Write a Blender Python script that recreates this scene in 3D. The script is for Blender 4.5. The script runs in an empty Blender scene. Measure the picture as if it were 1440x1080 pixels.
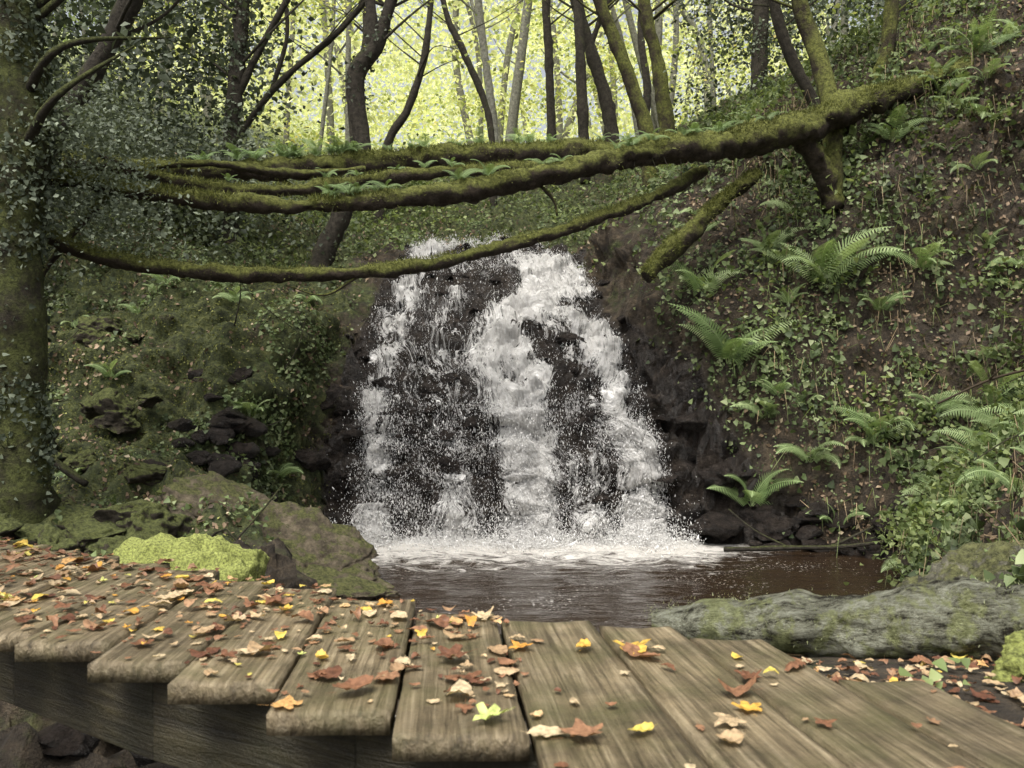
import bpy, math, random, bmesh
import numpy as np
from mathutils import Vector
R=np.random.RandomState(7); random.seed(7)
S=bpy.context.scene
# ---------------------------------------------------------------- noise
def hsh(ix,iy,iz,s=0):
    h=(ix.astype(np.int64)*374761393+iy.astype(np.int64)*668265263+iz.astype(np.int64)*2147483647+s*974634777)&0xffffffff
    h=((h^(h>>13))*1274126177)&0xffffffff
    h=((h^(h>>15))*2246822519)&0xffffffff
    return ((h^(h>>16))&0xffffff)/float(0xffffff)
def vn(x,y,z,s=0):
    x,y,z=np.broadcast_arrays(x,y,z)
    ix,iy,iz=np.floor(x),np.floor(y),np.floor(z)
    fx,fy,fz=x-ix,y-iy,z-iz
    fx=fx*fx*(3-2*fx);fy=fy*fy*(3-2*fy);fz=fz*fz*(3-2*fz)
    r=0
    for a in (0,1):
        for b in (0,1):
            for c in (0,1):
                w=(fx if a else 1-fx)*(fy if b else 1-fy)*(fz if c else 1-fz)
                r=r+w*hsh(ix+a,iy+b,iz+c,s)
    return r
def fbm(x,y,z,f=1.,o=4,s=0):
    r=0;a=.5;t=0
    for i in range(o):
        r=r+a*vn(x*f+i*7.3,y*f+i*3.1,z*f+i*1.7,s+i);t+=a;a*=.5;f*=2.1
    return r/t
def voro(x,y,z,f,s=0):
    x,y,z=x*f,y*f,z*f
    ix,iy,iz=np.floor(x),np.floor(y),np.floor(z)
    best=np.full(x.shape,9.);sec=np.full(x.shape,9.);val=np.zeros(x.shape)
    for a in (-1,0,1):
        for b in (-1,0,1):
            for c in (-1,0,1):
                jx,jy,jz=ix+a,iy+b,iz+c
                d=np.sqrt((jx+hsh(jx,jy,jz,s+1)-x)**2+(jy+hsh(jx,jy,jz,s+2)-y)**2+(jz+hsh(jx,jy,jz,s+3)-z)**2)
                m=d<best
                sec=np.where(m,best,np.minimum(sec,d))
                val=np.where(m,hsh(jx,jy,jz,s+4),val)
                best=np.where(m,d,best)
    return best,sec,val
def sm(t): t=np.clip(t,0,1); return t*t*(3-2*t)
# ---------------------------------------------------------------- materials
class NT:
    def __init__(s,name):
        s.m=bpy.data.materials.new(name); s.m.use_nodes=True; s.t=s.m.node_tree; s.t.nodes.clear()
        s.out=s.n('ShaderNodeOutputMaterial')
    def n(s,ty,**k):
        nd=s.t.nodes.new(ty)
        for a,b in k.items(): setattr(nd,a,b)
        return nd
    def l(s,a,b): s.t.links.new(a,b)
    def noise(s,vec,sc,det=4,rough=.55,dist=0):
        n=s.n('ShaderNodeTexNoise'); n.inputs['Scale'].default_value=sc;n.inputs['Detail'].default_value=det
        n.inputs['Roughness'].default_value=rough;n.inputs['Distortion'].default_value=dist
        if vec is not None: s.l(vec,n.inputs['Vector'])
        return n.outputs['Fac']
    def ramp(s,f,stops):
        r=s.n('ShaderNodeValToRGB'); e=r.color_ramp.elements
        while len(e)<len(stops): e.new(.5)
        for i,(p,c) in enumerate(stops):
            e[i].position=p
            if not hasattr(c,'__len__'): c=(c,c,c)
            e[i].color=(*c,1)
        s.l(f,r.inputs['Fac']); return r.outputs['Color']
    def mix(s,f,a,b,bt='MIX'):
        m=s.n('ShaderNodeMix'); m.data_type='RGBA'; m.blend_type=bt
        for sock,v in ((m.inputs[0],f),(m.inputs[6],a),(m.inputs[7],b)):
            if hasattr(v,'links') : s.l(v,sock)
            elif hasattr(v,'__len__'): sock.default_value=(*v,1)
            else: sock.default_value=v
        return m.outputs[2]
    def math(s,op,a,b=0.,cl=False):
        m=s.n('ShaderNodeMath'); m.operation=op; m.use_clamp=cl
        for i,v in enumerate((a,b)):
            if hasattr(v,'links'): s.l(v,m.inputs[i])
            else: m.inputs[i].default_value=v
        return m.outputs[0]
    def attr(s,n): a=s.n('ShaderNodeAttribute'); a.attribute_name=n; return a.outputs['Fac']
    def pos(s): return s.n('ShaderNodeNewGeometry').outputs['Position']
    def obj(s): return s.n('ShaderNodeTexCoord').outputs['Object']
    def mapv(s,v,sc):
        m=s.n('ShaderNodeMapping'); m.inputs['Scale'].default_value=sc; s.l(v,m.inputs['Vector']); return m.outputs[0]
    def bump(s,h,st,d=.02):
        b=s.n('ShaderNodeBump'); b.inputs['Strength'].default_value=st;b.inputs['Distance'].default_value=d
        s.l(h,b.inputs['Height']); return b.outputs[0]
    def pr(s,col,rough,nrm=None,spec=.5):
        p=s.n('ShaderNodeBsdfPrincipled')
        for k,v in (('Base Color',col),('Roughness',rough)):
            if hasattr(v,'links'): s.l(v,p.inputs[k])
            elif hasattr(v,'__len__'): p.inputs[k].default_value=(*v,1)
            else: p.inputs[k].default_value=v
        p.inputs['Specular IOR Level'].default_value=spec
        if nrm is not None: s.l(nrm,p.inputs['Normal'])
        return p
    def fin(s,sh): s.l(sh,s.out.inputs['Surface']); return s.m
def leafmat(name,stops,trans=.35,gloss=.5,spots=0.,lo=.5):
    k=NT(name); c=k.ramp(k.attr('rnd'),stops)
    v=k.ramp(k.attr('var'),[(.2,lo),(.8,1.35)])
    c=k.mix(1.,c,v,'MULTIPLY')
    if spots:
        v=k.ramp(k.noise(k.pos(),90,4),[(.35,.45),(.6,1.1)]); c=k.mix(spots,c,v,'MULTIPLY')
    p=k.pr(c,gloss,None,.3)
    if trans<=0: return k.fin(p.outputs[0])
    t=k.n('ShaderNodeBsdfTranslucent'); c2=k.mix(1.,c,(1.4,1.4,.9),'MULTIPLY'); k.l(c2,t.inputs['Color'])
    m=k.n('ShaderNodeMixShader'); m.inputs[0].default_value=trans
    k.l(p.outputs[0],m.inputs[1]);k.l(t.outputs[0],m.inputs[2])
    return k.fin(m.outputs[0])
# ground
k=NT('forest_ground'); P=k.pos()
soil=k.ramp(k.noise(P,6,6,.72),[(.3,(.016,.012,.008)),(.5,(.068,.051,.033)),(.7,(.185,.14,.088))])
moss=k.ramp(k.noise(P,9,6,.76),[(.34,(.015,.020,.007)),(.5,(.078,.095,.030)),(.7,(.21,.225,.075))])
mm=k.math('MULTIPLY',k.noise(P,1.8,5,.72),1.7)
mm=k.math('ADD',mm,k.math('SUBTRACT',k.attr('moss'),.88))
mm=k.ramp(mm,[(.35,0),(.6,1)])
col=k.mix(mm,soil,moss)
rock=k.ramp(k.noise(P,7,7,.76),[(.3,(.012,.009,.007)),(.52,(.045,.036,.029)),(.75,(.15,.122,.10))])
wm=k.ramp(k.math('ADD',k.attr('wet'),k.math('SUBTRACT',k.noise(P,3,4),.5)),[(.4,0),(.6,1)])
col=k.mix(wm,col,rock)
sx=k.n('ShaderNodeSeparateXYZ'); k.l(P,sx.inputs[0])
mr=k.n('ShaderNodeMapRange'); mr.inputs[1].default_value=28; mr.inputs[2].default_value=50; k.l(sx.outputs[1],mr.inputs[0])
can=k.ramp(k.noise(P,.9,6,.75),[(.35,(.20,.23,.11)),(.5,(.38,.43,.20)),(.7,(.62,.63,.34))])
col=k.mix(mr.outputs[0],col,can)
rg=k.ramp(wm,[(0,.9),(1,.2)])
bh=k.math('ADD',k.noise(P,14,7,.74),k.math('MULTIPLY',k.noise(P,60,3,.7),.4))
M_ground=k.fin(k.pr(col,rg,k.bump(bh,1.,.12),.5).outputs[0])
def rockmat(name,base,mossc,mamt,rough=.8,scale=1.):
    k=NT(name); P=k.pos()
    b=[tuple(x*f for x in base) for f in (.25,.8,1.7)]
    c=k.ramp(k.noise(P,8*scale,8,.76),[(.33,b[0]),(.5,b[1]),(.68,b[2])])
    mo=k.ramp(k.noise(P,25*scale,5,.74),[(.35,tuple(x*.3 for x in mossc)),(.62,tuple(x*1.5 for x in mossc))])
    nz=k.n('ShaderNodeSeparateXYZ'); k.l(k.n('ShaderNodeNewGeometry').outputs['Normal'],nz.inputs[0])
    f=k.math('ADD',k.math('MULTIPLY',nz.outputs[2],.55),k.math('ADD',k.math('MULTIPLY',k.noise(P,5*scale,7,.8),1.8),mamt-1.4))
    f=k.ramp(f,[(.28,0),(.45,1)])
    c=k.mix(f,c,mo)
    bh=k.math('ADD',k.noise(P,14*scale,8,.78),k.math('MULTIPLY',k.noise(P,90*scale,3,.7),.35))
    return k.fin(k.pr(c,rough,k.bump(bh,1.,.08/scale),.35).outputs[0])
M_wet=rockmat('wet_rock',(.045,.036,.03),(.03,.04,.01),.0,.2)
M_boul=rockmat('boulder_rock',(.19,.155,.105),(.125,.13,.045),.48,.85)
M_brightmoss=rockmat('bright_moss_rock',(.2,.2,.15),(.38,.42,.12),1.2,.95,3)
M_mossrock=rockmat('mossy_rock',(.085,.07,.05),(.12,.135,.042),.75,.9)
M_grayrock=rockmat('gray_rock',(.24,.23,.17),(.19,.195,.08),.6,.85)
def barkmat(name,bark,mossc,mamt,rough=.9,sc=1.,up=.35):
    k=NT(name); P=k.pos()
    c=k.ramp(k.noise(P,12*sc,7,.72),[(.3,tuple(x*.35 for x in bark)),(.7,tuple(x*1.5 for x in bark))])
    mo=k.ramp(k.noise(P,22*sc,6,.77),[(.32,tuple(x*.22 for x in mossc)),(.5,mossc),(.68,tuple(x*1.9 for x in mossc))])
    nz=k.n('ShaderNodeSeparateXYZ'); k.l(k.n('ShaderNodeNewGeometry').outputs['Normal'],nz.inputs[0])
    f=k.math('ADD',k.math('MULTIPLY',nz.outputs[2],up),k.math('ADD',k.noise(P,2.5*sc,5,.72),mamt-1.))
    c=k.mix(k.ramp(f,[(.3,0),(.5,1)]),c,mo)
    bh=k.math('ADD',k.noise(P,20*sc,7,.75),k.math('MULTIPLY',k.noise(P,90*sc,2,.7),.4))
    return k.fin(k.pr(c,rough,k.bump(bh,1.,.06/sc),.25).outputs[0])
M_mosslog=barkmat('mossy_bark',(.06,.046,.033),(.15,.16,.042),.92)
M_ivytrunk=barkmat('old_bark',(.05,.042,.03),(.085,.095,.03),.95)
M_trunk=barkmat('forest_bark',(.065,.056,.043),(.075,.082,.03),.7)
M_far=barkmat('hazed_far_bark',(.24,.235,.18),(.23,.25,.14),.7)  # far trunks lightened: distance haze is painted into the bark colour
M_pale=barkmat('pale_bark',(.38,.37,.30),(.1,.12,.05),.5)
k=NT('lichen_bark'); P=k.mapv(k.pos(),(5,24,24))
g=k.ramp(k.noise(P,1.0,8,.82),[(.41,(.035,.03,.02)),(.48,(.28,.28,.20)),(.60,(.62,.63,.49))])
gm=k.ramp(k.noise(k.pos(),38,6,.75),[(.35,(.14,.155,.05)),(.6,(.48,.51,.24))])
c=k.mix(k.ramp(k.noise(k.pos(),9,6,.7),[(.49,0),(.56,.85)]),g,gm)
bh=k.math('ADD',k.noise(P,1.0,8,.82),k.math('MULTIPLY',k.noise(k.pos(),120,4,.7),.4))
M_lichen=k.fin(k.pr(c,.9,k.bump(bh,1.,.08),.2).outputs[0])
def wood(name,a,b,cc):
    k=NT(name); O=k.obj(); oi=k.n('ShaderNodeObjectInfo')
    add=k.n('ShaderNodeVectorMath'); add.operation='ADD'; k.l(O,add.inputs[0])
    cb=k.n('ShaderNodeCombineXYZ'); k.l(k.math('MULTIPLY',oi.outputs['Random'],37.),cb.inputs[1]); k.l(k.math('MULTIPLY',oi.outputs['Random'],11.),cb.inputs[0]); k.l(cb.outputs[0],add.inputs[1])
    V=add.outputs[0]
    gr=k.noise(k.mapv(V,(75,2.6,40)),1,7,.68,.5)
    c=k.ramp(gr,[(.30,a),(.5,b),(.72,cc)])
    st=k.ramp(k.noise(V,7,6,.72),[(.3,.34),(.65,1.2)])
    c=k.mix(.92,c,st,'MULTIPLY')
    c=k.mix(1.,c,k.ramp(oi.outputs['Random'],[(0,.8),(1,1.15)]),'MULTIPLY')
    gn=k.ramp(k.noise(V,4.5,5,.7),[(.45,0),(.7,.65)])
    c=k.mix(gn,c,(b[0]*.48,b[1]*.60,b[2]*.40))
    bh=k.math('ADD',gr,k.math('MULTIPLY',k.noise(V,120,3),.3))
    return k.fin(k.pr(c,.5,k.bump(bh,1.,.012),.45).outputs[0])
M_wood=wood('weathered_wood',(.052,.039,.022),(.215,.168,.098),(.42,.345,.225))
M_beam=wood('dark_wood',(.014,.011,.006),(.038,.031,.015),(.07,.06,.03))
# water
k=NT('pool_water'); P=k.pos()
sx=k.n('ShaderNodeSeparateXYZ'); k.l(P,sx.inputs[0])
mr=k.n('ShaderNodeMapRange'); mr.inputs[1].default_value=8.4; mr.inputs[2].default_value=11.6; k.l(sx.outputs[1],mr.inputs[0])
mx=k.n('ShaderNodeMapRange'); mx.inputs[1].default_value=4.6; mx.inputs[2].default_value=2.3; k.l(k.math('ABSOLUTE',sx.outputs[0]),mx.inputs[0])
ff=k.math('MULTIPLY',mr.outputs[0],mx.outputs[0])
nz=k.noise(k.mapv(P,(2.2,4.6,1)),1.5,8,.8,.8)
fo=k.ramp(k.math('ADD',k.math('MULTIPLY',ff,.58),nz),[(.83,0),(1.08,1)])
sp=k.noise(k.mapv(P,(22,40,1)),1,3,.6)
sp2=k.ramp(k.math('ADD',sp,k.math('MULTIPLY',k.noise(P,.9,2),.35)),[(.83,0),(.87,.8)])
fo2=k.math('MAXIMUM',fo,sp2,True)
wv=k.noise(k.mapv(P,(3.,8,1)),1.2,4,.6,.4)
w=k.pr((.026,.016,.009),.05,k.bump(wv,.3,.08),.5)
f=k.pr((.70,.67,.62),.6,k.bump(nz,.8,.08))
mxs=k.n('ShaderNodeMixShader'); k.l(fo2,mxs.inputs[0]);k.l(w.outputs[0],mxs.inputs[1]);k.l(f.outputs[0],mxs.inputs[2])
M_pool=k.fin(mxs.outputs[0])
k=NT('white_water'); 
uv=k.n('ShaderNodeUVMap'); uv.uv_map='flow'; U=uv.outputs[0]
n1=k.noise(k.mapv(U,(3.2,1.4,1)),1,5,.65,.9)
n2=k.noise(k.mapv(U,(15,3.2,1)),1,6,.8,.9)
n3=k.noise(k.mapv(U,(52,18,1)),1,4,.85,.6)
v=k.math('ADD',k.math('MULTIPLY',n1,1.0),k.math('ADD',k.math('MULTIPLY',n2,1.75),k.math('MULTIPLY',n3,1.5)))
v=k.math('ADD',v,k.math('SUBTRACT',k.math('MULTIPLY',k.attr('dens'),1.1),2.50))
al=k.ramp(v,[(.25,0),(.38,.7),(.54,1)])
tone=k.math('ADD',k.math('MULTIPLY',n2,.5),k.math('MULTIPLY',n3,.6))
cw=k.ramp(tone,[(.38,(.46,.44,.42)),(.51,(.86,.84,.80)),(.62,(.99,.975,.95))])
d=k.pr(cw,.6,k.bump(tone,1.,.12),.2)
tr=k.n('ShaderNodeBsdfTransparent')
m2=k.n('ShaderNodeMixShader'); k.l(al,m2.inputs[0]);k.l(tr.outputs[0],m2.inputs[1]);k.l(d.outputs[0],m2.inputs[2])
M_water=k.fin(m2.outputs[0])
k=NT('water_droplets'); p=k.n('ShaderNodeBsdfDiffuse'); p.inputs[0].default_value=(.88,.87,.85,1); M_drop=k.fin(p.outputs[0])
M_ivy=leafmat('ivy_leaf',[(0,(.04,.06,.024)),(.45,(.115,.155,.06)),(.8,(.19,.24,.105)),(1,(.33,.37,.20))],.25,.5)
M_gray=leafmat('evergreen_leaf',[(0,(.045,.058,.036)),(.5,(.125,.15,.098)),(1,(.27,.31,.22))],.15,.55)
M_bright=leafmat('beech_leaf',[(0,(.24,.29,.08)),(.5,(.43,.49,.16)),(.85,(.62,.64,.23)),(1,(.72,.62,.24))],.45,.6,0,.65)
M_hazy=leafmat('hazed_far_leaf',[(0,(.50,.54,.27)),(.5,(.70,.73,.40)),(1,(.88,.87,.60))],.4,.7,0,.85)  # pale leaf colours stand in for haze over the far foliage
M_under=leafmat('undergrowth_leaf',[(0,(.065,.09,.034)),(.5,(.16,.21,.075)),(1,(.32,.37,.16))],.35,.5)
M_fern=leafmat('fern_frond',[(0,(.11,.17,.06)),(.6,(.22,.30,.125)),(1,(.36,.44,.22))],.3,.55,0,.7)
M_litter=leafmat('leaf_litter',[(0,(.055,.038,.025)),(.5,(.165,.115,.07)),(.85,(.29,.205,.13)),(1,(.42,.35,.23))],0,.6)
M_mosstuft=leafmat('moss_tuft',[(0,(.055,.065,.015)),(.5,(.15,.165,.047)),(1,(.30,.31,.10))],.2,.8)
M_dry=leafmat('dry_stem',[(0,(.08,.055,.03)),(1,(.36,.27,.16))],0,.7)
M_fallen=leafmat('fallen_leaf',[(0,(.10,.042,.024)),(.22,(.18,.085,.045)),(.42,(.27,.145,.08)),(.58,(.36,.25,.14)),(.74,(.50,.40,.25)),(.83,(.52,.25,.05)),(.92,(.60,.45,.09)),(1,(.46,.52,.17))],.12,.42,.8,.8)
# ---------------------------------------------------------------- mesh helpers
def mk(name,V,F,mat,rnd=None,smooth=False,attrs=None,uv=None,parent=None):
    V=np.asarray(V,dtype=np.float32).reshape(-1,3)
    me=bpy.data.meshes.new(name)
    if isinstance(F,list) : F=[np.asarray(f,dtype=np.int32) for f in F if len(f)]
    else: F=[np.asarray(F,dtype=np.int32)]
    me.vertices.add(len(V)); me.vertices.foreach_set('co',V.ravel())
    ln=np.concatenate([f.ravel() for f in F]); st=[];tot=0
    for f in F:
        n,kk=f.shape; st.append(tot+np.arange(n)*kk); tot+=n*kk
    me.loops.add(len(ln)); me.loops.foreach_set('vertex_index',ln)
    st=np.concatenate(st).astype(np.int32)
    me.polygons.add(len(st)); me.polygons.foreach_set('loop_start',st)
    me.update(calc_edges=True); me.validate()
    if smooth: me.polygons.foreach_set('use_smooth',np.ones(len(me.polygons),dtype=bool))
    at=dict(attrs or {})
    if rnd is not None:
        at['rnd']=rnd; W_=V.astype(float); at['var']=.6*vn(W_[:,0]*.9,W_[:,1]*.9,W_[:,2]*1.1,77)+.4*vn(W_[:,0]*2.3,W_[:,1]*2.3,W_[:,2]*2.3,78)
    for a,v in at.items():
        x=me.attributes.new(a,'FLOAT','POINT'); x.data.foreach_set('value',np.asarray(v,dtype=np.float32).ravel())
    if uv is not None:
        l=me.uv_layers.new(name='flow'); idx=np.zeros(len(me.loops),dtype=np.int32); me.loops.foreach_get('vertex_index',idx)
        l.data.foreach_set('uv',uv[idx].astype(np.float32).ravel())
    me.materials.append(mat)
    o=bpy.data.objects.new(name,me); S.collection.objects.link(o)
    if parent: o.parent=parent
    return o
def empty(name):
    e=bpy.data.objects.new(name,None); S.collection.objects.link(e); return e
RH=np.array([(0,-.5,0),(.34,-.05,.09),(0,.55,-.03),(-.34,-.05,.09)]);RF=np.array([(0,1,2),(0,2,3)])
IV=np.array([(0,-.35,0),(.42,-.28,.07),(.3,.12,.07),(0,.6,-.05),(-.3,.12,.07),(-.42,-.28,.07)]);IFc=np.array([(0,1,2),(0,2,3),(0,3,4),(0,4,5)])
BL=np.array([(-.06,0,0),(.06,0,0),(0,1,.1)]);BF=np.array([(0,1,2)])
def nrm(a): return a/np.maximum(np.linalg.norm(a,axis=-1,keepdims=True),1e-9)
def scatter(P,N,size,tv=RH,tf=RF,tilt=.5,al=None):
    n=len(P); N=nrm(N+R.randn(n,3)*tilt)
    a=R.randn(n,3) if al is None else al+R.randn(n,3)*.3
    T=nrm(np.cross(a,N)); B=np.cross(N,T)
    V=P[:,None]+size[:,None,None]*(tv[None,:,0,None]*T[:,None]+tv[None,:,1,None]*B[:,None]+tv[None,:,2,None]*N[:,None])
    F=(tf[None]+(np.arange(n)*len(tv))[:,None,None]).reshape(-1,tf.shape[1])
    return V.reshape(-1,3),F,np.repeat(R.rand(n),len(tv))
def scat(name,P,N,size,mat,parent=None,rb=None,**kw):
    V,F,r=scatter(P,N,size,**kw)
    if rb is not None: r=np.clip(r*rb[1]+rb[0],0,1)
    return mk(name,V,F,mat,rnd=r,parent=parent)
# ---------------------------------------------------------------- terrain
def H0(x,y):
    pf=np.interp(y,[-9,11.5,11.72,11.82,11.95,12.1,12.35,12.9,13.5,14.2,14.9,15.6,16.6,20,25,32,60,120],
                   [-.5,-.5,-.3,.05,.6,1.2,1.8,2.4,2.9,3.5,4.0,4.38,4.62,5.8,7.9,9.8,16,30])
    xs=np.interp(y,[-9,3,5,7,8.8,10.5,11.,11.6,12.1,12.6,13.1,14,15,16.5,20,30],[2,2,2.0,3.2,3.7,4.6,4.2,2.9,2.35,1.95,1.75,1.55,1.35,1.6,2.2,4])
    xl=np.interp(y,[-9,3,6,8,9,10,11,11.6,12,12.6,13.2,14,15,16,18,25],[-1.2,-1.2,-1.2,-1.4,-1.8,-2.6,-2.8,-2.6,-2.45,-2.4,-2.4,-2.45,-2.2,-2.3,-2.6,-3])
    dr=np.maximum(0,x-xs); h=np.interp(dr,[0,.3,1,2,4,8,70],[0,.8,1.55,2.6,4.6,7.6,34])
    z=pf+h*np.interp(y,[11,13,20,60],[1,.8,.6,.3])
    pl=np.interp(y,[-9,3,8,9.5,10.5,11.2,11.8,12.4,13,14,16,20,30,60,120],[.4,.4,.5,.7,1.15,1.75,2.35,2.9,3.3,3.7,4.3,5.7,9.,16,30])
    dl=np.maximum(0,xl-x); w=sm(dl/.7)
    z=z*(1-w)+w*(pl+.06*dl+.3*np.maximum(0,dl-3.5))
    wn=sm((3.1-y)/.6); edge=.50+(2.17-y)*.29
    zn=.45+(np.interp(y,[1.4,2.0,2.5,3],[1.462,1.43,1.345,1.3])-.45)*sm((x-edge+.04)/.14)
    return z*(1-wn)+zn*wn
def disp(x,y,z,wet,left):
    f1,f2,v=voro(x,y*1.0,z*1.5,1.7,5)
    g1,g2,gv=voro(x,y,z*1.6,4.2,9)
    q=z*2.3+fbm(x,y,z*0,1.1,3,91)*3.2; led=(q-np.floor(q))**1.6
    blk=(v-.5)*.26+(.45-f1)*.06+(gv-.5)*.16-.10*(1-sm((f2-f1)/.1))-.05*(1-sm((g2-g1)/.12))+.20*(led-.4)
    blk=blk+(fbm(x,y,z*1.5,9,3,71)-.5)*.10
    mound=(.55-f1)*.5+(.5-g1)*.20+(fbm(x,y,z,.55,2,15)-.5)*1.0
    n=(fbm(x,y,z,.8,4)-.5)*.5+(fbm(x,y,z,3.5,4,3)-.5)*.34
    rk=sm((fbm(x,y,z,.7,2,41)-.48)/.12)
    return wet*(blk+.3*n)+(1-wet)*(left*mound*.85+(1-left)*rk*blk*.9+n)
def masks(x,y):
    xs=np.interp(y,[10.8,11.6,12.1,12.6,13.1,14,15,16.5],[3.5,3.1,2.35,1.95,1.75,1.55,1.35,1.3])
    wet=sm((xs+np.interp(y,[11,12.3,14],[.85,.6,.15])-x)/.5)*sm((x+np.interp(y,[11,12,14,16],[3.0,2.75,2.4,2.1]))/.4)*sm((y-11.2)/.3)*sm((16.6-y)/1.)
    left=sm((-x-2.2)/.8)*sm((y-6)/2)*sm((22-y)/5)+.0*x
    left=np.maximum(left,sm((y-16)/1.5)*sm((24-y)/4)*.8*sm((3-x)/2))
    return wet,left
def surf(x,y,off=0.):
    e=.06; z=H0(x,y)
    gx=(H0(x+e,y)-H0(x-e,y))/(2*e); gy=(H0(x,y+e)-H0(x,y-e))/(2*e)
    n=nrm(np.stack([-gx,-gy,np.ones_like(gx)],-1))
    wet,left=masks(x,y)
    near=sm((y-3.2)/1.2)
    d=disp(x,y,z,wet,left)*(.05+.95*near)+off
    return np.stack([x,y,z],-1)+n*d[...,None],n,wet,left
xg=np.concatenate([np.linspace(-80,-9,45,endpoint=False),np.linspace(-9,9,340,endpoint=False),np.linspace(9,80,45)])
yg=np.concatenate([np.linspace(-9,.5,20,endpoint=False),np.linspace(.5,10.5,130,endpoint=False),np.linspace(10.5,17,260,endpoint=False),np.linspace(17,30,110,endpoint=False),np.linspace(30,120,50)])
X,Y=np.meshgrid(xg,yg)
G,GN,wet,left=surf(X,Y)
ny,nx=X.shape
def gridF(ny,nx):
    i=np.arange(ny-1)[:,None]*nx+np.arange(nx-1)[None]
    return np.stack([i,i+1,i+nx+1,i+nx],-1).reshape(-1,4)
GF=gridF(ny,nx)
mossA=np.clip(.35+.42*left+.25*sm((Y-16)/4)-.12*sm((X-2)/2)*sm((20-Y)/5),0,1)
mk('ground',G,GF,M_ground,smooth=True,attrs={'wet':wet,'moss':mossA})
Gv=G.reshape(-1,3); a=Gv[GF[:,1]]-Gv[GF[:,0]]; b=Gv[GF[:,3]]-Gv[GF[:,0]]
cr=np.cross(a,b); ar=np.linalg.norm(cr,axis=1); FN=cr/np.maximum(ar,1e-9)[:,None]; FC=(Gv[GF[:,0]]+Gv[GF[:,2]])/2
fwet=wet.reshape(-1)[GF[:,0]]; fleft=left.reshape(-1)[GF[:,0]]
inview=(np.abs(FC[:,0])<.66*FC[:,1]+1.2)&(FC[:,1]>3.2)&(FC[:,1]<45)
def sampleT(n,w):
    p=ar*w*inview; p=p/p.sum(); i=R.choice(len(p),n,p=p)
    u,v=R.rand(n,1),R.rand(n,1)
    return Gv[GF[i,0]]+u*a[i]+v*b[i],FN[i]
fx,fy,fz=FC[:,0],FC[:,1],FC[:,2]
cl1=fbm(fx,fy,fz,.9,3,21); cl2=fbm(fx,fy,fz,1.3,3,33)
dry=(fz>.12)
rightb=sm((fx-1.8)/1.)*dry*(1-fwet)
far=1/(1+(np.maximum(fy,6)/14)**2)*2
# ---------------------------------------------------------------- pool
px=np.linspace(-6,7,220);py=np.linspace(3.2,12.2,220);PX,PY=np.meshgrid(px,py)
amp=.018+.05*sm((PY-9.4)/2.)*sm((3-np.abs(PX))/1.)
PZ=(fbm(PX,PY*1.8,0*PX,2.2,4,50)-.5)*amp*2+(fbm(PX,PY*2.5,0*PX,5,2,55)-.5)*.016
mk('pool_water',np.stack([PX,PY,PZ],-1),gridF(220,220),M_pool,smooth=True)
# ---------------------------------------------------------------- waterfall
nt,ns=520,290
ty=np.concatenate([np.linspace(17.2,12.4,330,endpoint=False),np.linspace(12.4,11.72,190)])
ss=np.linspace(0,1,ns); Sg,Tg=np.meshgrid(ss,ty)
xl=np.interp(Tg,[11.7,12.05,12.35,13.1,14,15.1,15.8,17.2],[-2.45,-2.42,-2.4,-2.5,-2.5,-2.2,-2.1,-2.0])
xr=np.interp(Tg,[11.7,12.05,12.35,13.1,14,15.1,15.8,17.2],[2.5,2.35,2.05,1.9,1.65,1.5,.9,-.3])
WX=xl+(xr-xl)*Sg
zz=H0(WX,Tg)
zt=[0.08,1.05,1.8,2.53,3.35,4.05,4.4,4.7]
def stream(xs,hw,am):
    c=np.interp(zz,zt,xs);w=np.interp(zz,zt,hw);a_=np.interp(zz,zt,am)
    return a_*np.exp(-np.abs((WX-c)/w)**2.6*1.0)
D=stream([.28,.24,.2,-.1,.3,.65,.1,-.9],[.50,.48,.62,.85,.8,.7,.8,.7],[1,1,1.05,.98,1.02,1,.6,.5])
D=np.maximum(D,stream([1.85,1.72,1.5,1.3,1.0,.9,-.3,-1],[.52,.46,.46,.48,.6,.5,.6,.5],[.95,.9,.88,.88,.85,.85,.5,.5]))
D=np.maximum(D,stream([-1.95,-1.93,-2.0,-1.85,-1.75,-1.6,-1.4,-1.3],[.45,.40,.36,.42,.36,.36,.5,.5],[.95,.92,.88,.78,.76,.80,.95,.8]))
D=np.maximum(D,stream([-.7,-.75,-.9,-1.1,-1.0,-.8,-1.2,-1.2],[.5,.40,.42,.45,.45,.45,.7,.7],[.75,.62,.54,.62,.60,.60,.6,.5]))
D=np.maximum(D,stream([1.1,1.0,.9,.9,.5,.5,0,0],[.5,.5,.5,.5,.5,.5,.5,.5],[.68,.62,.62,.7,.7,.6,.5,.5]))
D=np.maximum(D,.44)
D=D-.36*sm((fbm(WX,Tg,zz*.7,2.2,3,44)-.54)/.12)*(zz>.5)
D=np.maximum(D,.9*sm((.22-zz)/.25))
edge=sm(Sg/.10)*sm((1-Sg)/.10); D=D*edge-(1-edge)*.3
arc=np.zeros_like(Tg); base=np.stack([WX,Tg,zz],-1)
arc[1:]=np.cumsum(np.linalg.norm(np.diff(base,axis=0),axis=-1),axis=0)
arc=arc.mean(axis=1,keepdims=True)+0*arc
wob=(fbm(WX,Tg,zz,1.1,3,81)-.5)*.9+(fbm(WX,Tg,zz,4,2,83)-.5)*.18
UV=np.stack([Sg*4.4+.12*np.sin(arc*1.3)+wob,arc+(fbm(WX,Tg,zz,2.,2,84)-.5)*.6],-1).reshape(-1,2)
strk=fbm(UV[:,0]*5,UV[:,1]*1.6,UV[:,0]*0,1,5,60).reshape(Tg.shape)
strk2=fbm(UV[:,0]*14,UV[:,1]*5,UV[:,0]*0,1,4,66).reshape(Tg.shape)
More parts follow.
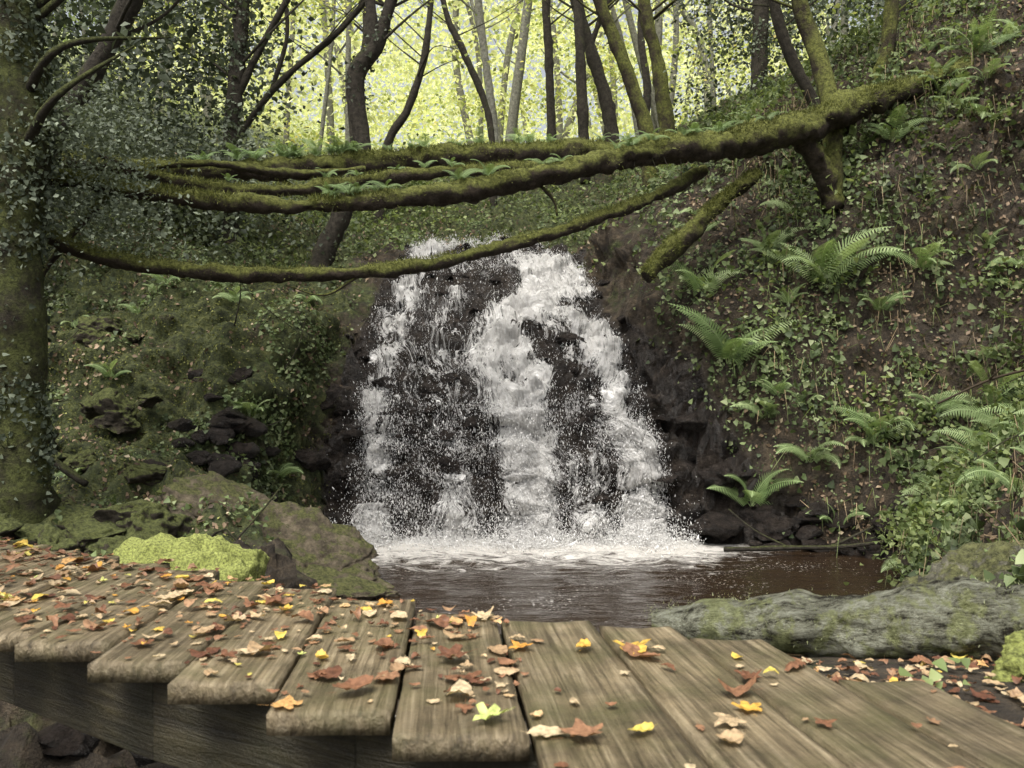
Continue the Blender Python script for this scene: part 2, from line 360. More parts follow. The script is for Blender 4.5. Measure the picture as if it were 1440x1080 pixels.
off=.03+np.clip(D,0,1)*(.05+.20*(strk-.35)+.18*(strk2-.4))
W0,WN,_,_=surf(WX,Tg,0*off)
K=W0.copy()
for i in range(30):
    K[1:-1]=(K[:-2]+K[2:]+K[1:-1]*2)/4; K[:,1:-1]=(K[:,:-2]+K[:,2:]+K[:,1:-1]*2)/4
WP=W0*.4+K*.6+WN*off[...,None]
wf=empty('waterfall')
mk('water_sheet',WP,gridF(nt,ns),M_water,smooth=True,attrs={'dens':D},uv=UV,parent=wf)
nd=60000
pw=np.clip(D,0,1).ravel()**1.2*(.5+1.5*sm((2.6-zz.ravel())/1.5))*(.2+sm((strk2.ravel()-.5)/.15)); pw/=pw.sum(); i=R.choice(len(pw),nd,p=pw)
Pd=WP.reshape(-1,3)[i]+R.randn(nd,3)*np.array([.06,.03,.05])
Pd+=np.array([0,-1,.35])*(R.exponential(.03,nd)[:,None])
TET=np.array([(0,0,2.2),(.7,0,-.8),(-.35,.6,-.8),(-.35,-.6,-.8)]);TF=np.array([(0,1,2),(0,2,3),(0,3,1),(1,3,2)])
mk('spray_droplets',*scatter(Pd,np.tile((0.,-.15,1.),(nd,1)),.0025+R.exponential(.0026,nd),TET,TF,.25)[:2],M_drop,parent=wf)
ns2=26000; xq=R.uniform(-2.4,2.45,ns2)
dq=np.interp(xq,[-2.4,-1.9,-1.4,-.7,.3,1,1.8,2.4],[.3,1,.4,.5,1,.5,1,.3])
kp=R.rand(ns2)<dq; xq=xq[kp]; n_=len(xq)
Pq=np.stack([xq,11.68-R.exponential(.16,n_),np.abs(R.exponential(.11,n_))*np.interp(R.rand(n_),[0,1],[.3,1.8])],-1)
mk('foot_splash',*scatter(Pq,np.tile((0.,-.3,1.),(n_,1)),.004+R.exponential(.003,n_),TET,TF,.6)[:2],M_drop,parent=wf)
# ---------------------------------------------------------------- rocks
def ico(sub):
    bm=bmesh.new(); bmesh.ops.create_icosphere(bm,subdivisions=sub,radius=1)
    V=np.array([v.co[:] for v in bm.verts]);F=np.array([[v.index for v in f.verts] for f in bm.faces]);bm.free(); return V,F
IC={s:ico(s) for s in (3,4,5,6)}
def rockV(c,size,seed,sub=4,cuts=9,rough=.1,rz=0.):
    V,F=IC[sub]; V=V.copy(); rs=np.random.RandomState(seed)
    for j in range(cuts):
        n=nrm(rs.randn(3)); d=rs.uniform(.42,.82); q=V@n-d; V=V-np.where(q>0,q,0)[:,None]*n*.95
    n=(fbm(V[:,0]+seed,V[:,1],V[:,2],1.6,5,seed)-.5)*2*rough*1.6+(fbm(V[:,0]+seed,V[:,1],V[:,2],7,4,seed)-.5)*rough*1.2
    V=V*(1+n[:,None]); V=V*np.array(size)
    c_,s_=math.cos(rz),math.sin(rz); V=V@np.array([[c_,s_,0],[-s_,c_,0],[0,0,1]])
    return V+np.array(c),F
def rock(name,c,size,seed,mat,**kw):
    V,F=rockV(c,size,seed,**kw); return mk(name,V,F,mat,smooth=True)
def rocks(name,lst,mat,sub=3,**kw):
    Vs=[];Fs=[];o=0
    for (c,s,seed) in lst:
        V,F=rockV(c,s,seed,sub=sub,rz=seed*1.7,**kw); Vs.append(V);Fs.append(F+o);o+=len(V)
    return mk(name,np.concatenate(Vs),np.concatenate(Fs),mat,smooth=True)
def hz(x,y): return float(H0(np.array(x),np.array(y)))
V,F=rockV((0,0,0),(1.45,.85,.72),19,sub=6,cuts=7,rough=.24)
V[:,2]-=.22*V[:,0]; V[:,2]+=.10*np.exp(-((V[:,0]+.7)/.35)**2)
c_,s_=math.cos(-.2),math.sin(-.2); V=V@np.array([[c_,s_,0],[-s_,c_,0],[0,0,1]])+np.array((-2.6,9.35,.30))
mk('boulder',V,F,M_boul,smooth=True)
rock('boulder',(-1.65,8.9,.0),(.78,.55,.34),13,M_boul,sub=6,rough=.22,rz=-.3)
rock('mossy_boulder',(-1.75,4.7,.78),(.60,.42,.46),14,M_brightmoss,sub=6,cuts=4,rough=.26)
rock('boulder',(2.85,5.2,.66),(.95,.5,.50),31,M_grayrock,sub=6,cuts=8,rough=.22,rz=.15)
L=[]
for j in range(34):
    y=R.uniform(6.5,10.6); x=-R.uniform(.36,.62)*y-.4
    s=R.uniform(.12,.42); L.append(((x,y,hz(x,y)+s*.08),(s*1.25,s,s*.8),100+j))
for j in range(12):
    y=R.uniform(10.6,12.2); x=-R.uniform(2.7,6.)
    s=R.uniform(.12,.32); L.append(((x,y,hz(x,y)-s*.2),(s*1.25,s,s*.8),170+j))
rocks('mossy_rocks',L,M_mossrock,sub=5,rough=.34,cuts=10)
L=[]
for j in range(190):
    ii=R.randint(0,WX.size); 
    if D.ravel()[ii]>.5: continue
    p=WP.reshape(-1,3)[ii]; 
    s=R.uniform(.05,.15); L.append(((p[0],p[1]+s*.55,p[2]-s*.3),(s*1.6,s,s*.7),300+j))
for x,y,z,s in ((.05,13.55,3.0,.2),(.85,13.2,2.75,.2),(1.05,12.25,1.6,.2),(-1.75,12.6,2.1,.25),(-1.2,12.55,2.0,.25),(-.6,12.35,1.55,.2),(-.9,12.25,1.0,.25),(1.15,12.1,.6,.24),
                (-2.75,11.6,.3,.42),(-3.0,11.4,.2,.4),(2.7,11.7,.25,.35),(2.9,12.,.9,.4),(2.6,12.3,1.6,.35),(-2.65,12.1,1.1,.35),(-2.6,12.4,1.9,.3),(3.4,11.5,.3,.35)):
    L.append(((x,y,z),(s*1.5,s*.9,s*.7),int(abs(900+x*37+z*11))))
rocks('wet_rocks',L,M_wet,sub=4,rough=.28,cuts=14)
L=[]
for j in range(90):
    u=R.rand(); y=R.uniform(10.3,11.6); x=np.interp(y,[10.3,11,11.6],[4.75,4.3,3.]) + R.uniform(-.1,.5) if u<.6 else -R.uniform(2.4,4.2)
    s=R.uniform(.05,.2); L.append(((x,y,max(0,hz(x,y))+s*.1),(s*1.3,s,s*.7),500+j))
for j in range(26):
    x=R.uniform(-2.2,-.4);y=R.uniform(2.9,4.2);s=R.uniform(.08,.25);L.append(((x,y,.5),(s*1.3,s,s*.7),700+j))
rocks('shore_stones',L,M_wet,sub=3,rough=.2)
# ---------------------------------------------------------------- tubes
def tubeV(pts,seg=14,step=.08,rough=.18,seed=0):
    p=np.array(pts,float); n=len(p); q=np.vstack([2*p[0]-p[1],p,2*p[-1]-p[-2]]); out=[]
    for i in range(n-1):
        L_=np.linalg.norm(p[i+1,:3]-p[i,:3]); m=max(2,int(L_/step))
        t=np.linspace(0,1,m,endpoint=False)[:,None]
        a0,a1,a2,a3=q[i],q[i+1],q[i+2],q[i+3]
        out.append(.5*((2*a1)+(-a0+a2)*t+(2*a0-5*a1+4*a2-a3)*t*t+(-a0+3*a1-3*a2+a3)*t**3))
    out.append(p[-1:]); C=np.vstack(out); r=np.maximum(C[:,3],.003); C=C[:,:3].copy()
    T=nrm(np.gradient(C,axis=0)); up=np.array([.13,.97,.21]); A=nrm(np.cross(T,up)); B=np.cross(T,A)
    th=np.linspace(0,2*np.pi,seg,endpoint=False)
    ring=A[:,None]*np.cos(th)[None,:,None]+B[:,None]*np.sin(th)[None,:,None]
    V=C[:,None]+ring*r[:,None,None]
    d=(fbm(V[...,0],V[...,1],V[...,2],2.2,3,seed+1)-.5)*1.3+(fbm(V[...,0],V[...,1],V[...,2],9,4,seed)-.5)*1.2
    V=V+ring*(r[:,None,None]*rough*2*d[...,None])
    m=len(C); i=np.arange(m-1)[:,None]*seg+np.arange(seg)[None]; j=np.arange(m-1)[:,None]*seg+(np.arange(seg)[None]+1)%seg
    F=np.stack([i,j,j+seg,i+seg],-1).reshape(-1,4)
    V=V.reshape(-1,3)
    V=np.vstack([V,C[:1],C[-1:]]); c0=len(V)-2; k_=np.arange(seg)
    F3=np.vstack([np.stack([np.full(seg,c0),(k_+1)%seg,k_],-1),np.stack([np.full(seg,c0+1),(m-1)*seg+k_,(m-1)*seg+(k_+1)%seg],-1)])
    return V,F,F3,C,r,ring.reshape(-1,3)
def multi(name,limbs,mat,parent=None,**kw):
    Vs=[];Fs=[];F3=[];o=0
    for j,l in enumerate(limbs):
        V,F,f3,*_=tubeV(l,seed=j*3,**kw); Vs.append(V);Fs.append(F+o);F3.append(f3+o);o+=len(V)
    return mk(name,np.vstack(Vs),[np.vstack(Fs),np.vstack(F3)],mat,smooth=True,parent=parent)
def tufts(name,pts,n,mat,size=.05,parent=None,upb=.5,tv=BL*np.array([2,1,1]),tf=BF,spread=1.,tilt=.5,rb=None):
    V,F,f3,C,r,ring=tubeV(pts,seg=20,step=.05)
    w=np.clip(ring[:,2]+upb,0.02,None)*(.08+sm((fbm(V[:len(ring),0],V[:len(ring),1],V[:len(ring),2],2.,3,8)-.43)/.14)); w/=w.sum(); i=R.choice(len(ring),n,p=w)
    P_=V[:len(ring)][i]*1.; N_=ring[i]
    P_=P_+R.randn(n,3)*.012*spread
    if tf is BF:
        side=nrm(np.cross(N_,R.randn(n,3))); 
        T=nrm(np.cross(N_,side)); dirn=nrm(N_+R.randn(n,3)*.5)
        s=size*R.uniform(.5,1.3,n)
        Vv=P_[:,None]+s[:,None,None]*(tv[None,:,0,None]*T[:,None]+tv[None,:,1,None]*dirn[:,None])
        Ff=(tf[None]+(np.arange(n)*3)[:,None,None]).reshape(-1,3)
        return mk(name,Vv,Ff,mat,rnd=np.repeat(R.rand(n),3),parent=parent)
    return scat(name,P_,N_,size*R.uniform(.5,1.4,n),mat,parent=parent,tv=tv,tf=tf,tilt=tilt,rb=rb)
def mosslog(pts,extra=(),n=9000,ts=.045,mat=M_mosslog):
    e=empty('fallen_log'); multi('trunk',[pts]+list(extra),mat,parent=e,seg=20,step=.05,rough=.46)
    tufts('moss',pts,n,M_mosstuft,size=ts,parent=e)
    return e
LA=[(-4.9,9.1,4.25,.07),(-4.39,9.3,4.2,.09),(-3.26,9.7,4.10,.09),(-2.16,10,4.12,.10),(-.99,10.3,4.29,.11),(.26,10.7,4.59,.13),(1.14,11,4.84,.14),(1.9,11.3,5.08,.16),(2.78,11.6,5.24,.18),(3.84,12,5.57,.19),(4.9,12.5,6.03,.19),(6.03,13,6.5,.17),(7.6,13.7,7.15,.14)]
LB=[(-5.2,10.3,4.7,.08),(-4.79,10.5,4.7,.10),(-3.8,10.8,4.70,.12),(-2.87,11.2,4.83,.14),(-1.84,11.5,4.98,.14),(-.76,11.8,5.13,.14),(.39,12.1,5.26,.14),(1.79,12.4,5.36,.16),(3.48,12.8,5.64,.17),(4.86,13.2,6.07,.16),(5.83,13.5,6.32,.12)]
LC=[(-4.7,9.7,4.7,.04),(-4.39,9.8,4.58,.05),(-3.68,10,4.36,.07),(-2.64,10.3,4.36,.07),(-1.36,10.6,4.59,.07),(-.35,10.9,4.73,.08),(.53,11.1,4.82,.06)]
LD=[(-5,8.9,3.8,.06),(-4.67,9,3.59,.07),(-4.27,9.2,3.43,.08),(-3.76,9.4,3.36,.08),(-2.87,9.7,3.31,.08),(-1.76,10,3.36,.075),(-.82,10.3,3.53,.08),(.17,10.7,3.84,.08),(1.15,11.1,4.21,.09),(1.73,11.4,4.48,.085),(2.57,11.9,4.97,.08)]
LE=[(1.85,12.25,3.6,.10),(2.4,12.5,4.16,.13),(3.07,12.8,4.77,.11),(3.6,13,5.2,.1)]
mosslog(LA,[[(-4.3,9.4,4.1,.05),(-4.6,9.2,3.6,.04),(-4.9,9,3.0,.03)],[(.3,10.75,4.55,.03),(.5,10.8,4.35,.02),(.55,10.8,4.15,.01)],[(3.9,12.1,5.5,.12),(4.3,12.3,5.1,.13),(4.5,12.5,4.6,.14)]],16000)
mosslog(LB,[[(-3,11.2,4.75,.03),(-2.6,11.3,4.5,.02)]],11000)
mosslog(LC,[[(-4.2,9.9,4.5,.03),(-3.5,10.1,4.62,.04),(-2.6,10.5,4.60,.04),(-1.8,10.9,4.75,.03)]],6000,.035)
mosslog(LD,[[(-1.76,10,3.3,.02),(-2.1,9.9,3.1,.012),(-2.5,9.8,3.2,.008)]],7000,.035)
mosslog(LE,[],4000,.05)
e=empty('fallen_log')
LL=[(.42,2.64,1.40,.03),(.60,2.58,1.41,.062),(.9,2.5,1.43,.088),(1.2,2.42,1.455,.10),(1.5,2.36,1.475,.115),(2.1,2.3,1.49,.12)]
multi('trunk',[LL],M_lichen,parent=e,seg=72,step=.01,rough=.42)
tufts('moss',LL,2200,leafmat('lichen_tuft',[(0,(.14,.16,.06)),(1,(.44,.47,.28))],.2,.8),size=.009,parent=e)
rock('mossy_stump',(1.32,2.1,1.38),(.17,.14,.15),23,M_brightmoss,sub=6,cuts=3,rough=.3)
# ---------------------------------------------------------------- trees
def sprays(cs,per,rad,flat=.25,size=.1,seed=0):
    Ps=[];Ns=[]
    for c in cs:
        tl=nrm(np.array([R.randn()*.35,R.randn()*.35,1.])); q=R.randn(per,3)*np.array([.5,.5,.5*flat])*rad
        q[:,2]-=.25*(q[:,0]**2+q[:,1]**2)/rad
        Ps.append(q+np.array(c)); Ns.append(np.tile(tl,(per,1)))
    P_=np.vstack(Ps);N_=np.vstack(Ns); return P_,N_,size*R.uniform(.6,1.4,len(P_))
def tree(name,trunk,branches=(),mat=M_trunk,leaf=M_bright,ivy=0,nb=4,cs=.12,ncl=8,ivs=.06):
    e=empty(name); limbs=[trunk]+list(branches)
    t=np.array(trunk[-1][:3]); r=trunk[-1][3]
    cl=[]
    for j in range(nb):
        an=R.uniform(0,6.28); L_=R.uniform(1.2,2.6); d=np.array([math.cos(an),math.sin(an),R.uniform(.3,1.)])
        b0=t+np.array([0,0,-R.uniform(0,.8)]); b1=b0+d*L_*.5+R.randn(3)*.1; b2=b0+d*L_+np.array([0,0,.2])
        limbs.append([(*b0,r*.6),(*b1,r*.4),(*b2,r*.12)])
        for q in range(ncl//nb): cl.append(b0+d*L_*R.uniform(.4,1.15)+R.randn(3)*.45)
    sm_=[]
    for j in range(5):
        tk=R.uniform(len(trunk)*.45,len(trunk)-1.2); q=[np.interp(tk,np.arange(len(trunk)),[p[c] for p in trunk]) for c in range(4)]
        sd=R.choice([-1,1]); l=R.uniform(.8,1.8)
        e1=np.array([q[0]+sd*l,q[1]+R.randn()*.5,q[2]+l*R.uniform(.5,1.2)])
        limbs.append([(q[0],q[1],q[2],q[3]*.22),(q[0]+sd*l*.5,q[1]+R.randn()*.3,q[2]+l*.4,q[3]*.14),(*e1,.008)])
        sm_.append(e1)
    multi('trunk',limbs,mat,parent=e,seg=12,step=.12,rough=.2)
    P_,N_,s_=sprays(cl,60,1.3,.3,cs); P2,N2,s2=sprays(sm_,34,.7,.3,cs*.8)
    scat('crown',np.vstack([P_,P2]),np.vstack([N_,N2]),np.concatenate([s_,s2]),leaf,parent=e,tilt=.5)
    if ivy: tufts('ivy',trunk,ivy,M_gray,size=ivs,parent=e,upb=1.5,tv=IV,tf=IFc,spread=4,tilt=.7,rb=(0,.85))
    return e
T1=[(-4.75,8.5,.3,.36),(-4.72,8.5,1.5,.27),(-4.76,8.5,3,.27),(-4.72,8.55,4.6,.25),(-4.78,8.5,6.2,.22),(-4.7,8.5,9.5,.18)]
tree('ivy_covered_tree',T1,[[(-4.72,8.5,4,.15),(-5.3,8.6,5.0,.12),(-5.6,8.8,6.5,.1)]],ivy=10000,leaf=M_gray,ivs=.05,mat=M_ivytrunk)
tree('leaning_tree',[(-6.5,12,3.9,.17),(-6.34,12,5.09,.16),(-6,12,5.81,.15),(-5.57,12,6.48,.14),(-5.14,12,7.29,.135),(-4.6,12,8.3,.12),(-4.2,12,9.8,.1)],leaf=M_gray)
tree('ivy_covered_tree',[(-5.06,16,3.9,.17),(-5.06,16,5,.15),(-5.06,16,6.46,.15),(-4.95,16,7.74,.14),(-4.86,16,9,.13),(-4.8,16,12.2,.1)],[[(-5,16,7.2,.08),(-4.5,16,8.2,.06),(-3.9,15.9,9.2,.05)]],ivy=3500)
tree('crooked_tree',[(-3.35,15,3.6,.22),(-3.24,15,4.09,.19),(-2.88,15,4.99,.16),(-2.52,15,6,.14),(-2.62,15,6.79,.14),(-2.6,15,7.39,.15),(-2.3,15,7.8,.13),(-2.04,15,8.6,.11),(-1.5,15,10.6,.08),(-1.2,15,12,.06)],[[(-2.35,15,7.7,.1),(-2.4,15,8.6,.08),(-2.7,15,10.3,.06)]],ivy=900)
tree('leaning_tree',[(-5.5,17,5.2,.08),(-5.3,17,6.5,.075),(-5.03,17,7.14,.07),(-4.35,17,7.96,.065),(-3.26,17,8.91,.06),(-2.45,17,9.9,.05)],[[(-4.6,17,7.7,.05),(-4.3,17,8.8,.04),(-4.4,17,9.8,.03)]])
tree('slender_tree',[(-3,20,5.6,.11),(-2.8,20,7.47,.1),(-2.32,20,8.35,.09),(-1.92,20,9.79,.08),(-1.7,20,12.6,.06)])
tree('birch_tree',[(-.4,22,6.4,.12),(-.44,22,8.27,.11),(-.62,22,9.85,.10),(-.84,22,11.6,.09),(-1.05,22,14.2,.07)],mat=M_pale)
tree('slender_tree',[(-.4,20,5.6,.09),(-.5,20,8,.08),(-1.04,20,9.47,.08),(-1.52,20,10.6,.07),(-1.8,20,12.6,.05)])
tree('slender_tree',[(1.05,24,7.2,.13),(1.06,24,9,.12),(1.0,24,10.75,.12),(.92,24,12.5,.11),(.9,24,15,.08)])
tree('oak_tree',[(2.75,24,8.0,.22),(2.59,24,9.6,.19),(2.2,24,10.9,.17),(1.73,24,12.5,.15),(1.3,24,15,.1)],[[(2.1,24,11.2,.09),(2.6,24,12.4,.07),(3.4,24,13.4,.05)]])
tree('slender_tree',[(1.9,23,7.3,.15),(1.84,23,8.9,.14),(1.75,23,10.9,.13),(1.7,23,12.5,.12),(1.6,23,14.5,.08)])
tree('mossy_tree',[(2.8,18,6.0,.18),(2.74,18,7.15,.16),(2.38,18,8.3,.14),(2.04,18,9.17,.13),(1.77,18,9.9,.12),(1.2,18,12.2,.09)],mat=M_mosslog)
tree('mossy_tree',[(3.5,20,6.8,.2),(3.47,20,7.95,.17),(3.28,20,9.3,.15),(2.96,20,10.75,.14),(2.8,20,13,.1)],mat=M_mosslog)
tree('mossy_tree',[(4.5,12.5,4.6,.16),(4.5,12.5,5.16,.14),(4.55,12.6,5.84,.13),(4.5,12.8,6.5,.13),(4.37,13,7.2,.12),(4.18,13,7.8,.11),(3.8,13,9.6,.09)],mat=M_mosslog)
tree('leaning_tree',[(5.2,14,5.7,.12),(4.8,14,6.48,.1),(4.37,14,7.3,.09),(4.12,14,8.16,.08),(3.9,14,9.7,.06)])
tree('mossy_tree',[(5.5,14,5.6,.13),(5.66,14,6.7,.11),(5.88,14,7.26,.11),(5.99,14,8.16,.1),(6.1,14,10,.08)],mat=M_mosslog)
tree('ivy_covered_tree',[(5.0,18,6.8,.19),(5.0,18,8,.17),(5.04,18,9.9,.16),(5.1,18,12.5,.1)],ivy=1800)
tree('slender_tree',[(8.3,18,9,.14),(8.2,18,10.5,.13),(8.5,18,13,.1)])
tree('slender_tree',[(7.2,16,7.6,.1),(7.0,16,8.8,.09),(7.3,16,10.5,.07)])
tree('slender_tree',[(3.9,27,8.6,.13),(4.1,27,11,.12),(3.9,27,13,.1),(4.2,27,15,.07)])
tree('slender_tree',[(-4.3,25,7.6,.12),(-4.5,25,10,.11),(-4.1,25,12,.1),(-4.3,25,15,.07)])
# distant trees
e=empty('background_trees'); limbs=[];cb=[];cg=[]
for j in range(60):
    y=R.uniform(28,60); x=R.uniform(-.62,.62)*y
    z=hz(x,y); h=R.uniform(12,18); ln=R.randn()*2.6; r=R.uniform(.05,.12)*(1+y/90)
    limbs.append([(x,y,z-.3,r*1.2),(x+ln*.3+R.randn()*.3,y,z+h*.33,r),(x+ln*.7+R.randn()*.4,y,z+h*.66,r*.8),(x+ln,y,z+h,r*.4)])
    for q in range(4):
        t=R.uniform(.25,.7); bx=x+ln*t; bz=z+h*t; sd=R.choice([-1,1])*R.uniform(1,2.6)
        limbs.append([(bx,y,bz,r*.4),(bx+sd*.5,y+R.randn()*.4,bz+R.uniform(.6,1.2),r*.3),(bx+sd,y+R.randn(),bz+R.uniform(1.2,2.6),r*.1)])
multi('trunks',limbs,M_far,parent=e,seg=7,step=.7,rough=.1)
for j in range(2700):
    y=R.uniform(25,72)**1.; x=R.uniform(-.6,.6)*y; z=hz(x,y)+R.uniform(.5,20)
    cen=-.42*y-1<x<.30*y+2
    if fbm(np.array(x/3.),np.array(y/5.),np.array(z/2.5),1,2,88)<(.44 if cen else .42): continue
    if cen and y<36 and R.rand()<.35: continue
    if z-2.1>.46*y: continue
    (cb if cen else cg).append((x,y,z))
cb=np.array(cb); nr=cb[:,1]<34
P_,N_,s_=sprays(cb[nr],150,1.7,.2,.14); scat('foliage',P_,N_,s_,M_bright,parent=e,tilt=.8)
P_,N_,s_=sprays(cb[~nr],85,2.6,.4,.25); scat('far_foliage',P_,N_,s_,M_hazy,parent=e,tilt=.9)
P_,N_,s_=sprays(cg,100,1.9,.4,.2); scat('evergreen_foliage',P_,N_,s_,M_under,parent=e,tilt=.8,rb=(.25,.75))
# ---------------------------------------------------------------- shrubs
def shrub(name,cs,per,rad,size,mat,rb=None,flat=.7,**kw):
    P_,N_,s_=sprays(cs,per,rad,flat,size); return scat(name,P_,N_,s_,mat,tilt=.8,rb=rb,**kw)
shrub('holly_shrub',[(x,y,hz(x,y)+R.uniform(.3,2.2)) for x,y in zip(R.uniform(-9,-4,60),R.uniform(13,17,60))],260,1.,.09,M_gray)
shrub('holly_shrub',[(R.uniform(-12,-5.6),R.uniform(15,20),R.uniform(6,11.5)) for _ in range(80)],220,1.3,.13,M_gray,(-.15,.8))
shrub('ivy_bush',[(R.uniform(-5.0,-3.95),R.uniform(8.5,9.5),R.uniform(3.7,4.95)) for _ in range(18)]+[(-5,8.6,5),(-4.9,8.7,3.4)],330,.5,.045,M_gray,(.3,.7))
shrub('laurel_shrub',[(x,y,hz(x,y)+R.uniform(.1,.8)) for x,y in zip(R.uniform(-5,0,30),R.uniform(18,23,30))],200,1.0,.09,M_under)
shrub('holly_shrub',[(x,y,hz(x,y)+R.uniform(.5,4.)) for x,y in zip(R.uniform(4.5,13,60),R.uniform(18,25,60))],220,1.2,.11,M_gray,(-.05,.9))
cs=[]
for _ in range(80):
    y=R.uniform(8.6,11.6); x=R.uniform(.36,.60)*y
    if hz(x,y)<.15: continue
    cs.append((x,y-.1,hz(x,y)+R.uniform(.0,.4)))
shrub('bramble_shrub',cs,110,.5,.065,M_under,(.05,.9),.5,tv=IV,tf=IFc)
cs=[(x,y,hz(x,y)+R.uniform(.0,.3)) for x,y in zip(R.uniform(2.8,9,90),R.uniform(11.8,17,90))]
shrub('bramble_shrub',cs,100,.6,.07,M_under,(.0,.85),.5,tv=IV,tf=IFc)
# ---------------------------------------------------------------- ground cover
P_,N_=sampleT(62000,rightb*(.14+sm((cl1-.45)/.10))*far*(fy<24)); P_+=N_*R.uniform(0,.18,(len(P_),1))
scat('ivy_groundcover',P_,N_+np.array([0,-.3,.3]),.025+R.exponential(.028,len(P_)).clip(0,.1),M_ivy,tv=IV,tf=IFc,tilt=.7)
P_,N_=sampleT(22000,fleft*dry*(1-fwet)*sm((cl2-.49)/.08)*far*(fx<3)); P_+=N_*R.uniform(0,.14,(len(P_),1))
scat('ivy_groundcover',P_,N_+np.array([0,-.2,.4]),R.uniform(.025,.08,len(P_)),M_ivy,tv=IV,tf=IFc,tilt=.7,rb=(.1,.85))
P_,N_=sampleT(45000,(fy>15)*dry*(1-fwet)*sm((cl1-.35)/.2)*(.3+far)); P_+=N_*R.uniform(0,.3,(len(P_),1))
scat('undergrowth',P_,N_+np.array([0,-.2,.4]),R.uniform(.05,.13,len(P_)),M_under,tilt=.8)
P_,N_=sampleT(42000,(rightb*1.5+1.1*fleft*dry+.4*(fy>15))*(1-fwet)*(.18+sm((.56-cl1)/.14))*far*(fy<30)); P_+=N_*R.uniform(.005,.05,(len(P_),1))
scat('leaf_litter',P_,N_,R.uniform(.025,.085,len(P_)),M_litter,tilt=.55)
P_,N_=sampleT(50000,fleft*dry*(1-fwet)*far*(fx<3)*(.15+sm((.53-cl2)/.1))); 
scat('moss_carpet',P_,N_,R.uniform(.02,.045,len(P_)),M_mosstuft,tilt=.8)
P_,N_=sampleT(2400,rightb*sm((fx-2.8)/1.)*(fy<15)*sm((cl2-.45)/.1))
n=len(P_); d0=nrm(N_*.6+np.array([0,-.3,.5])+R.randn(n,3)*.35); ln=R.uniform(.2,.75,n)[:,None]; sd=nrm(np.cross(d0,R.randn(n,3)))*.004
m1=P_+d0*ln*.55; m2=m1+(d0*.3+np.array([0,-.1,-.9]))*ln*.6
V=np.stack([P_-sd,P_+sd,m1+sd,m1-sd,m2+sd*.3,m2-sd*.3],1); F=np.array([(0,1,2,3),(3,2,4,5)])[None]+(np.arange(n)*6)[:,None,None]
h_=n//2
mk('dry_grass',V[:h_],F[:h_].reshape(-1,4),M_dry,rnd=np.repeat(R.rand(h_),6))
mk('green_grass',V[h_:],(F[h_:]-h_*6).reshape(-1,4),M_under,rnd=np.repeat(R.rand(n-h_),6))
tw=[]
P_,N_=sampleT(60,(rightb+fleft*dry)*(1-fwet)*(fy<16)*far)
for p,nn in zip(P_,N_):
    d=nrm(np.array([R.randn(),R.randn()*.4,R.randn()*.45])); l=R.uniform(.3,1.1); c=p+nn*.04; r_=R.uniform(.006,.016)
    tw.append([(*c,r_),(*(c+d*l*.5+R.randn(3)*.05+nn*.04),r_*.8),(*(c+d*l+R.randn(3)*.08+nn*.02),r_*.3)])
for j in range(12):
    A_=np.array(LA if j%2 else LB); t=R.uniform(1,8); q=[np.interp(t,np.arange(len(A_)),A_[:,c]) for c in range(3)]
    l=R.uniform(.2,.6); tw.append([(q[0],q[1]-.05,q[2]-.03,.006),(q[0]+R.randn()*.08,q[1]-.1,q[2]-l*.5,.004),(q[0]+R.randn()*.15,q[1]-.1,q[2]-l,.003)])
multi('dead_twigs',tw,M_trunk,seg=5,step=.12)
# ---------------------------------------------------------------- ferns
def fernV(base,nfr,L,direc,spreadA=3.0,droop=1.0):
    Vs=[];Fs=[];rr=[];o=0; base=np.array(base); direc=nrm(np.array(direc,float))
    sidev=nrm(np.cross(direc,[0,0,1.]))
    for f in range(nfr):
        an=(f/(max(1,nfr-1))-.5)*spreadA+R.randn()*.15; fl=L*R.uniform(.7,1.15)
        out=nrm(direc*math.cos(an)+sidev*math.sin(an)); el=R.uniform(.85,1.4)
        t=np.linspace(0,1,30); ang=el-droop*R.uniform(1.1,1.9)*t**1.2
        dx=np.cumsum(np.cos(ang))/30*fl; dz=np.cumsum(np.sin(ang))/30*fl
        tw=R.randn()*.25
        C=base+out*dx[:,None]+np.array([0,0,1.])*dz[:,None]+nrm(np.cross(out,[0,0,1.]))*(tw*fl*t**2)[:,None]
        T=nrm(np.gradient(C,axis=0)); sv=nrm(np.cross(T,np.array([0,0,1.])+np.array([0,-.7,0])))
        rv=R.uniform(0,1)
        for i in range(3,30):
            tt=i/29.; pl=fl*.21*(math.sin(math.pi*min(1,(tt*.86+.14))**.8)**.9)+.004; w=fl/30*.34
            for sg in (-1,1):
                d=nrm(sv[i]*sg+T[i]*.4+np.array([0,0,-.10])); q=T[i]*w
                p0=C[i]; 
                Vs.append(np.array([p0-q,p0+d*pl*.6-q*.8,p0+d*pl+np.array([0,0,-.1*pl]),p0+d*pl*.6+q*.8,p0+q])); Fs.append(np.array([(0,1,3),(1,2,3),(0,3,4)])+o);o+=5;rr+= [rv*.8+R.rand()*.2]*5
        s_=sv*.005; Vr=np.vstack([C-s_,C+s_]); Fr=[]
        for i in range(29): Fr+= [(i,i+1,30+i),(i+1,31+i,30+i)]
        Vs.append(Vr);Fs.append(np.array(Fr)+o);o+=60;rr+=[.9]*60
    return np.vstack(Vs),np.vstack(Fs),np.array(rr)
def fern(base,nfr,L,direc,**kw):
    V,F,r=fernV(base,nfr,L,direc,**kw); return mk('fern',V,F,M_fern,rnd=r)
def onsurf(x,y,off=.0):
    p,n,_,_=surf(np.array([x]),np.array([y]),off); return p[0],n[0]
